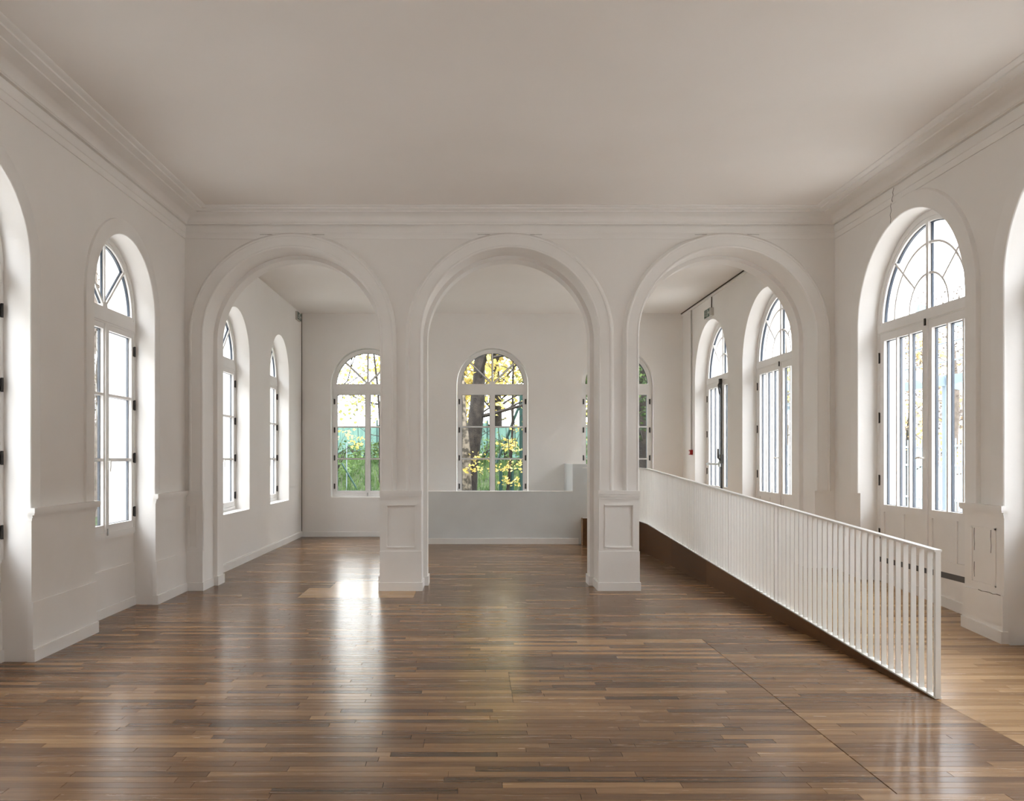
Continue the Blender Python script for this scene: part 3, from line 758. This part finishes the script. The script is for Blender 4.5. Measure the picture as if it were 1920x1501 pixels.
M['orange'] = leaf_mat('orange_autumn_leaves', (.42, .24, .10), (.55, .40, .18))
M['ivy'] = leaf_mat('dark_ivy_leaves', (.018, .036, .012), (.10, .15, .045))
M['shrub'] = leaf_mat('green_shrub_leaves', (.05, .10, .03), (.12, .19, .06))

# ground: flat by the house, rising to a bank behind
mb = MB(); nx, ny = 40, 36; rg = random.Random(3)
def gz(x, y):
    if y <= YB+WT: return -.15
    t = min(1, max(0, (y-18.5)/8.5)); return -.15 + 1.55*t*t*(3-2*t) + .06*math.sin(x*1.7+y)*t
X_ = [-30+37.3*i/nx for i in range(nx+1)]; Y_ = [YB+WT+ (60-YB-WT)*j/ny for j in range(ny+1)]
for j in range(ny):
    for i in range(nx):
        mb.quad(*[(x, y, gz(x, y)) for x, y in ((X_[i],Y_[j]),(X_[i+1],Y_[j]),(X_[i+1],Y_[j+1]),(X_[i],Y_[j+1]))])
tag(mb.build('garden_lawn', 'grass', smooth=60), 'green lawn rising to a bank behind the rear windows', 'lawn', kind='structure')
mb = MB(); mb.box(XR+WT, 30, -20, YB+WT, -.3, .40); tag(mb.build('terrace', 'paving'), 'pale paved terrace outside the french doors', 'terrace', kind='structure')
mb = MB(); mb.box(-30, XL-WT, -20, YB+WT, -.4, -.15); tag(mb.build('side_yard', 'paving'), 'pale paved yard outside the left windows', 'yard', kind='structure')

# cream neighbour building on the left
nb = tag(empty('neighbour_building', (-13, 30, -.15)), 'tall cream rendered building seen through the left windows', 'building')
m2 = MB(); m2.box(-6, 0, -40, 16, 0, 9); m2.build('wall', 'cream', nb)
m2 = MB(); m2.prism([(-6.4, 9), (.4, 9), (-3, 11.4)], -40.4, 16.4); m2.build('roof', 'roof', nb)
for k in range(9):
    for zf in (1.6, 5.2):
        m2 = MB(); y0 = -37.5+k*5.6; m2.box(-.01, .05, y0-.08, y0+1.18, zf-.08, zf+2.0); wf = m2.build('window', 'joinery', nb)
        m2 = MB(); m2.box(.05, .06, y0, y0+1.1, zf, zf+1.9); m2.build('pane', 'spacer', wf)

# ---- trees
def branch_set(rg, base, direction, length, rad, depth, out, tips, spread=.6, gn=.0):
    pts = [Vector(base)]; d = Vector(direction).normalized(); seg = 4
    for i in range(seg):
        d = (d + Vector((rg.uniform(-1, 1), rg.uniform(-1, 1), rg.uniform(-.6, .9)))*.16).normalized()
        pts.append(pts[-1] + d*length/seg)
    out.append((pts, [rad*(1-.55*i/seg) for i in range(seg+1)]))
    tips.append(pts[-1]); tips.append(pts[-2])
    if depth:
        for k in range(3):
            p = pts[rg.randint(2, seg)]
            nd = (d + Vector((rg.uniform(-1, 1), rg.uniform(-1, 1), rg.uniform(-.35, .9)))*spread).normalized()
            branch_set(rg, p, nd, length*rg.uniform(.5, .75), rad*.5, depth-1, out, tips, spread)
def leaves_mesh(rg, centres, n, size, spread):
    mb = MB()
    for _ in range(n):
        c = Vector(rg.choice(centres)) + Vector((rg.gauss(0, spread), rg.gauss(0, spread), rg.gauss(0, spread*.8)))
        a = Vector((rg.uniform(-1, 1), rg.uniform(-1, 1), rg.uniform(-.7, .4))).normalized()
        b = a.cross(Vector((rg.uniform(-1, 1), rg.uniform(-1, 1), rg.uniform(-1, 1)))).normalized()
        nrm = a.cross(b); s = size*rg.uniform(.6, 1.25)
        p = [c - a*s*.5, c + b*s*.42 + nrm*s*.12 - a*s*.1, c + a*s*.6, c - b*s*.42 + nrm*s*.12 - a*s*.1]
        k = len(mb.v); mb.v += [tuple(q) for q in p]; mb.f += [(k, k+1, k+2), (k, k+2, k+3)]; mb.t += [None, None]
    return mb
def tree(name, loc, h, rad, lean, nb_, blen, depth, label, leaf=None, nleaf=0, lsize=.14, lspread=.45, bark='bark', seed=1, group=None, trunk_pts=None, tn=10, clear=.35):
    rg = random.Random(seed); root = tag(empty(name, loc), label, 'tree', group)
    tp = trunk_pts or [Vector((lean[0]*t*h + .05*math.sin(7*t+seed), lean[1]*t*h + .05*math.cos(5*t), h*t - .25*(t == 0))) for t in [i/6 for i in range(7)]]
    tp = [Vector(p) for p in tp]; n = len(tp)
    m2 = MB(); m2.tube(tp, [rad*(1.15 if i == 0 else (1 - i/(n-1))**.75*.85 + .15) for i in range(n)], tn); m2.build('trunk', bark, root, smooth=60)
    out, tips = [], []
    for k in range(nb_):
        t = clear + (1-clear)*(k+.5)/nb_; f = t*(n-1); i = min(n-2, int(f)); p = tp[i].lerp(tp[i+1], f-i)
        an = k*2.4 + rg.uniform(-.4, .4); d = Vector((math.cos(an), math.sin(an), rg.uniform(.1, .9)))
        branch_set(rg, p, d, blen*rg.uniform(.7, 1.2)*(1-.4*t), rad*.28*(1-.5*t), depth, out, tips)
    m2 = MB()
    for p, r in out: m2.tube(p, r, 5, False)
    if out: m2.build('branches', bark if bark != 'bark_pale' else 'bark', root, smooth=60)
    if leaf: tag(leaves_mesh(rg, tips, nleaf, lsize, lspread).build('foliage', leaf, root), kind='stuff')
    return root
GB = lambda u, Y: (u-U0)/F*Y        # metres across for a direction at a distance
def ht(v, Y): return HC - (v-V0)/F*Y
# big leaning dark tree and the pale mottled trunk beside it, behind the middle window
Yt = 21.5
g0 = gz(GB(880, Yt), Yt); bx0 = GB(884, Yt)
tp = [(GB(u, Yt)-bx0, dy, ht(v, Yt)-g0) for u, v, dy in ((872, 925, 0), (878, 880, 0), (885, 835, 0), (892, 790, .05), (897, 745, .1), (899, 700, .15), (900, 640, .2), (902, 540, .3), (906, 420, .4))]
tp[0] = (tp[0][0], 0, -.2)
tree('leaning_tree', (bx0, Yt, g0), 8, .27, (0, 0), 7, 2.2, 2, 'dark leaning tree trunk with bare branches behind the middle garden window', 'yellow', 900, .13, .35, 'bark', 4, trunk_pts=tp, tn=14, clear=.35)
tp = [(GB(u, 20.6)-GB(873, 20.6), 0, ht(v, 20.6)-gz(0, 20.6)) for u, v in ((872, 930), (873, 890), (872, 840), (868, 790), (866, 740), (864, 680), (860, 560))]
tp[0] = (tp[0][0], 0, -.2)
tree('mottled_tree', (GB(873, 20.6), 20.6, gz(0, 20.6)), 6, .16, (0, 0), 3, 1.6, 1, 'pale mottled tree trunk standing against the leaning dark tree', None, 0, bark='bark_pale', seed=9, trunk_pts=tp, tn=12, clear=.6)
gY = 'yellow autumn trees beyond the green screen'
spots = [(.9, 32.0, 6.2, 12, 'yellow', 11000, 31, 'dense yellow tree whose crown fills the middle garden window'), (3.4, 35.0, 9, 7, 'olive', 4500, 32, 'yellow green tree beyond the screen, between the middle window and the ivy tree'),
         (-7.3, 33.5, 8, 6, 'yellow', 2600, 33, 'yellow tree beyond the screen at the outer edge of the corner garden window'), (-3.0, 36.5, 8.5, 6, 'olive', 2200, 34, 'sparse yellow green tree beyond the screen behind the corner garden window'),
         (-.6, 35.5, 8.0, 8, 'olive', 4500, 35, 'yellow green tree beyond the screen behind the leaning trunk')]
for x, y, h, k, lf, n, sd, lb in spots:
    tree('autumn_tree', (x, y, gz(x, y)), h, .2, (0, 0), k+2, 2.8, 2, lb, lf, n, .19, .55, 'bark', sd, gY, clear=.12)
# dark ivy covered tree behind the landing window
tree('ivy_tree', (GB(1200, 21.3), 21.3, gz(4.3, 21.3)), 7, .3, (0, 0), 12, 1.6, 2, 'dark ivy covered tree close behind the window above the landing', 'ivy', 15000, .10, .38, 'bark', 12, clear=.05)
# twiggy tree by the left yard and shrubs on the bank
tree('twiggy_tree', (-9.6, 20.9, -.15), 7, .16, (0, 0), 16, 2.0, 3, 'bare twiggy tree outside the left windows', 'twig', 5000, .07, .5, 'twig', 14, clear=.08)
def shrub(x, y, h, wd, n, leaf, seed, label):
    rg = random.Random(seed); root = tag(empty('garden_shrub', (x, y, gz(x, y))), label, 'shrub', 'low shrubs on the garden bank')
    m2 = MB()
    for k in range(7):
        a = rg.uniform(0, 2*PI); m2.tube([(0, 0, -.1), (math.cos(a)*wd*.3, math.sin(a)*wd*.3, h*.5), (math.cos(a)*wd*.6, math.sin(a)*wd*.6, h)], [.025, .018, .006], 5)
    m2.build('stems', 'bark', root)
    c = [Vector((rg.uniform(-wd, wd), rg.uniform(-wd, wd), rg.uniform(.15, .9)*h)) for _ in range(24)]
    tag(leaves_mesh(rg, c, n, .10, .16).build('foliage', leaf, root), kind='stuff')
for i in range(16):
    rgx = random.Random(50+i); x = -7.5 + i*.78 + rgx.uniform(-.3, .3); y = rgx.uniform(23.5, 28.5)
    shrub(x, y, rgx.uniform(.5, 1.1), rgx.uniform(.5, .9), 420, 'shrub' if i % 3 else 'ivy', 60+i, 'low green shrub growing on the grassy bank' if i % 3 else 'low dark green shrub growing on the grassy bank')
# fallen and hanging yellow sprays near the middle window
for i, (u, v, Y) in enumerate(((957, 905, 20), (962, 838, 20.5), (905, 858, 20.5), (890, 878, 20), (938, 878, 20.3), (975, 800, 21), (950, 830, 21), (968, 872, 20.2), (645, 812, 21), (672, 830, 21.5))):
    rg = random.Random(80+i); c = Vector((GB(u, Y), Y, ht(v, Y)))
    root = tag(empty('leaf_spray', c), 'small drooping spray of yellow leaves hanging outside the ' + ('middle garden window' if i < 8 else 'corner garden window'), 'leaves', 'yellow leaf sprays in the garden')
    m2 = MB(); m2.tube([(-.05, .05, 1.1), (-.02, .02, .5), (0, 0, 0)], [.012, .008, .003], 5); m2.build('twig', 'bark', root)
    m2 = leaves_mesh(rg, [Vector((rg.uniform(-.2, .2), rg.uniform(-.1, .1), rg.uniform(-.08, .08))) for _ in range(6)], 34, .085, .07)
    tag(m2.build('leaves', 'yellow', root), kind='stuff')
# green screen fence on top of the bank
sf = tag(empty('screen_fence', (-1.5, 30, gz(-1.5, 30)-.1)), 'green sheet screen fence along the top of the grassy bank', 'fence')
for k in range(8):
    x0 = -8 + k*2.0; m2 = MB(); m2.box(x0+.03, x0+1.97, -.02, .02, .1, 1.45 + .08*math.sin(k*2.1)); m2.build('screen_panel', 'screen', sf)
    m2 = MB(); m2.box(x0-.03, x0+.03, -.03, .03, -.1, 1.62); m2.build('post', 'green_metal', sf)
# dark green tube fence near the middle window
tf = tag(empty('garden_fence', (GB(950, 22.5), 22.5, gz(1, 22.5))), 'dark green metal tube fence with a slanted brace in the garden', 'fence')
bx_, bz_ = tf.location.x, tf.location.z
def tpt(u, v, dy=0): return (GB(u, 22.5+dy)-bx_, dy, ht(v, 22.5+dy)-bz_)
for nm, pts, r in (('rail', [tpt(925, 882), tpt(985, 878)], .025), ('post', [tpt(939, 880), (tpt(939, 880)[0], 0, -.2)], .05), ('post', [tpt(960, 879), (tpt(960, 879)[0], 0, -.2)], .055), ('post', [tpt(977, 740), (tpt(977, 740)[0], 0, -.2)], .05), ('brace', [tpt(973, 762), tpt(931, 868)], .04)):
    m2 = MB(); m2.tube(pts, r, 8); m2.build(nm, 'green_metal', tf)
bf = tag(empty('garden_brace', (GB(660, 23), 23, gz(-3.3, 23))), 'thin dark green slanted pole on the lawn behind the corner window', 'pole')
m2 = MB(); a = bf.location; m2.tube([(GB(641, 23)-a.x, 0, ht(868, 23)-a.z), (GB(676, 23)-a.x, 0, -.1)], .022, 8); m2.build('pole', 'green_metal', bf)
m2 = MB(); m2.tube([(GB(649, 23)-a.x, .1, ht(830, 23)-a.z), (GB(649, 23)-a.x, .1, -.1)], .015, 8); m2.build('stake', 'fence_metal', bf)
# thin bare saplings crossing the rear windows
for i, (x, y, sd) in enumerate(((-4.4, 22.6, 3), (-2.6, 23.5, 5), (.9, 22.4, 6), (2.2, 23.8, 8), (-.2, 25.2, 10))):
    tree('bare_sapling', (x, y, gz(x, y)), 5.5, .05, (.06*(-1)**i, .02), 9, 1.7, 2, 'thin bare sapling with crossing twigs on the bank behind the ' + ('corner' if i < 2 else 'middle') + ' garden window', None, 0, bark='bark', seed=sd, group='bare saplings on the bank', tn=6, clear=.1)

# ---- right side: steel canopy, picket fence, white house, orange trees
cn = tag(empty('steel_canopy', (7.5, 13.1, .40)), 'pale blue steel canopy frame outside the french doors', 'canopy')
for k, y in enumerate((-3.6, 0, 3.6, 7.2, 10.8)):
    m2 = MB(); m2.box(-.05, .05, y-.05, y+.05, 0, 2.36); m2.build('post', 'steel', cn)
    m2 = MB(); m2.hexa([(-2.4,y-.04,2.82),(.3,y-.04,2.26),(.3,y+.04,2.26),(-2.4,y+.04,2.82),(-2.4,y-.04,2.96),(.3,y-.04,2.40),(.3,y+.04,2.40),(-2.4,y+.04,2.96)]); m2.build('rafter', 'steel', cn)
m2 = MB(); m2.box(-.05, .05, -3.7, 10.9, 2.36, 2.5); m2.build('beam', 'steel', cn)
for k in range(3):
    m2 = MB(); x = -1.9+.6*k; z = 2.82-(x+2.4)*.207+.12; m2.tube([(x, -3.6, z), (x, 10.8, z)], .012, 6); m2.build('wire', 'steel', cn)
fn = tag(empty('picket_fence', (11, 16, -.15)), 'grey metal picket fence beyond the steel canopy', 'fence')
pk = MB(); pk.box(-.012, .012, -.012, .012, .05, 2.2);
pm = pk.mesh('picket', 'fence_metal')
for k in range(200):
    o = bpy.data.objects.new('picket', pm); col.objects.link(o); o.parent = fn; o.location = (0, k*.13, 0)
for z in (.75, 1.55, 2.0): m2 = MB(); m2.box(-.02, .02, -.1, 26, z, z+.05); m2.build('rail', 'fence_metal', fn)
mb = MB(); mb.box(7.3, 34, YB+WT+.01, 60, -.3, -.10); tag(mb.build('driveway', 'paving'), 'pale paved drive beyond the terrace at the picket fence', 'drive', kind='structure')
hs = tag(empty('white_house', (18, 27, -.12)), 'low white gabled house behind the picket fence', 'house')
m2 = MB(); m2.box(0, 8, -3.5, 7, 0, 3.2); m2.build('wall', 'house_white', hs)
m2 = MB(); m2.hexa([(-.3,-3.8,3.1),(8.3,-3.8,3.1),(8.3,7.3,3.1),(-.3,7.3,3.1),(-.1,1.6,5.2),(8.1,1.6,5.2),(8.1,1.9,5.2),(-.1,1.9,5.2)]); m2.build('roof', 'roof', hs)
m2 = MB(); m2.box(-.04, 0, 0, 1, 1, 2.2); wf = m2.build('window', 'spacer', hs)
tree('orange_tree', (14.2, 27.0, -.1), 4.6, .12, (0, 0), 9, 1.5, 2, 'orange leaved autumn tree behind the picket fence', 'orange', 1100, .16, .45, 'bark', 21, clear=.2)
tree('grey_tree', (13.6, 23.4, -.1), 5.2, .13, (0, 0), 12, 1.7, 3, 'bare grey tree behind the steel canopy', 'twig', 3500, .07, .5, 'twig', 22, clear=.2)
tree('grey_tree', (13.2, 35, -.1), 8, .16, (0, 0), 10, 2.3, 2, 'yellow green tree at the far end of the picket fence', 'olive', 2600, .2, .5, 'twig', 23, clear=.1)

# stone house added out of view, to keep low sky light off the left wall
tb = tag(empty('terrace_house', (16.5, 2, -.1)), 'unseen long grey stone house added opposite the french doors to block low sky light', 'house')
m2 = MB(); m2.box(0, 8, -14, 14, 0, 7.5); m2.build('wall', 'stone', tb)
m2 = MB(); m2.prism([(-.4, 7.5), (8.4, 7.5), (4, 10)], -14.3, 14.3); m2.build('roof', 'roof', tb)
for k in range(7):
    for zf in (1.2, 4.4):
        m2 = MB(); y0 = -12+k*3.6; m2.box(-.05, .01, y0-.08, y0+1.18, zf-.08, zf+1.9); wf = m2.build('window', 'joinery', tb)
        m2 = MB(); m2.box(-.06, -.05, y0, y0+1.1, zf, zf+1.8); m2.build('pane', 'spacer', wf)

# cracks in the old plaster of the cornice and the dado
def crack(pts, wd, P, parent, d):
    m2 = MB()
    for (a, b), w0 in zip(zip(pts, pts[1:]), [wd*(.5+.5*math.sin(2+i*1.7)**2) for i in range(len(pts))]):
        dv = Vector((b[0]-a[0], b[1]-a[1])).normalized(); n = Vector((-dv.y, dv.x))*w0/2
        q = [(a[0]+n.x, a[1]+n.y), (a[0]-n.x, a[1]-n.y), (b[0]-n.x, b[1]-n.y), (b[0]+n.x, b[1]+n.y)]
        m2.hexa([P(u, v, d) for u, v in q] + [P(u, v, d-.0015) for u, v in q])
    m2.build('crack', 'crack', parent)
rgc = random.Random(77)
crack([(8.62, 4.045), (8.61, 4.09), (8.625, 4.13), (8.60, 4.17), (8.615, 4.22), (8.605, 4.25)], .007, PRt, wall_right, -.034)
crack([(8.605, 4.262), (8.62, 4.29), (8.59, 4.33), (8.60, 4.36), (8.575, 4.40)], .008, PRt, cornice, -.020)
y0_, y1_ = RY_F[2]+DR, RY_F[3]-DR
for ya in (y0_+.17, y1_-.14): crack([(ya, 1.0), (ya+.004, .93), (ya-.003, .86), (ya+.002, .80)], .006, PRt, wall_right, -.030)
crack([(ya, .70), (ya+.003, .63), (ya-.002, .57)], .006, PRt, wall_right, -.030)
crack([(y0_+.02+.05*i, .468+.004*math.sin(i*2.3)) for i in range(7)], .006, PRt, wall_right, -.046)
for x in AX:      # hairline gaps where the arch bands cut the frieze
    for sg_ in (-1, 1):
        a0 = x+sg_*.20; crack([(a0, 4.300), (a0+sg_*.10, 4.300), (a0+sg_*.19, 4.300)], .0045, PAr, cornice, -.015)

# grass blades on the part of the bank that the rear windows show
rgb_ = random.Random(19); mb = MB()
for _ in range(16000):
    x, y = rgb_.uniform(-7, 5), rgb_.uniform(19.5, 29.5); z = gz(x, y); h = rgb_.uniform(.06, .26); a = rgb_.uniform(0, PI)
    dx, dy = math.cos(a)*.02, math.sin(a)*.02; k = len(mb.v)
    mb.v += [(x-dx, y-dy, z-.01), (x+dx, y+dy, z-.01), (x+rgb_.uniform(-.08, .08), y+rgb_.uniform(-.08, .08), z+h)]
    mb.f.append((k, k+1, k+2)); mb.t.append(None)
tag(mb.build('grass_blades', 'shrub', bpy.data.objects['garden_lawn']), kind='stuff')
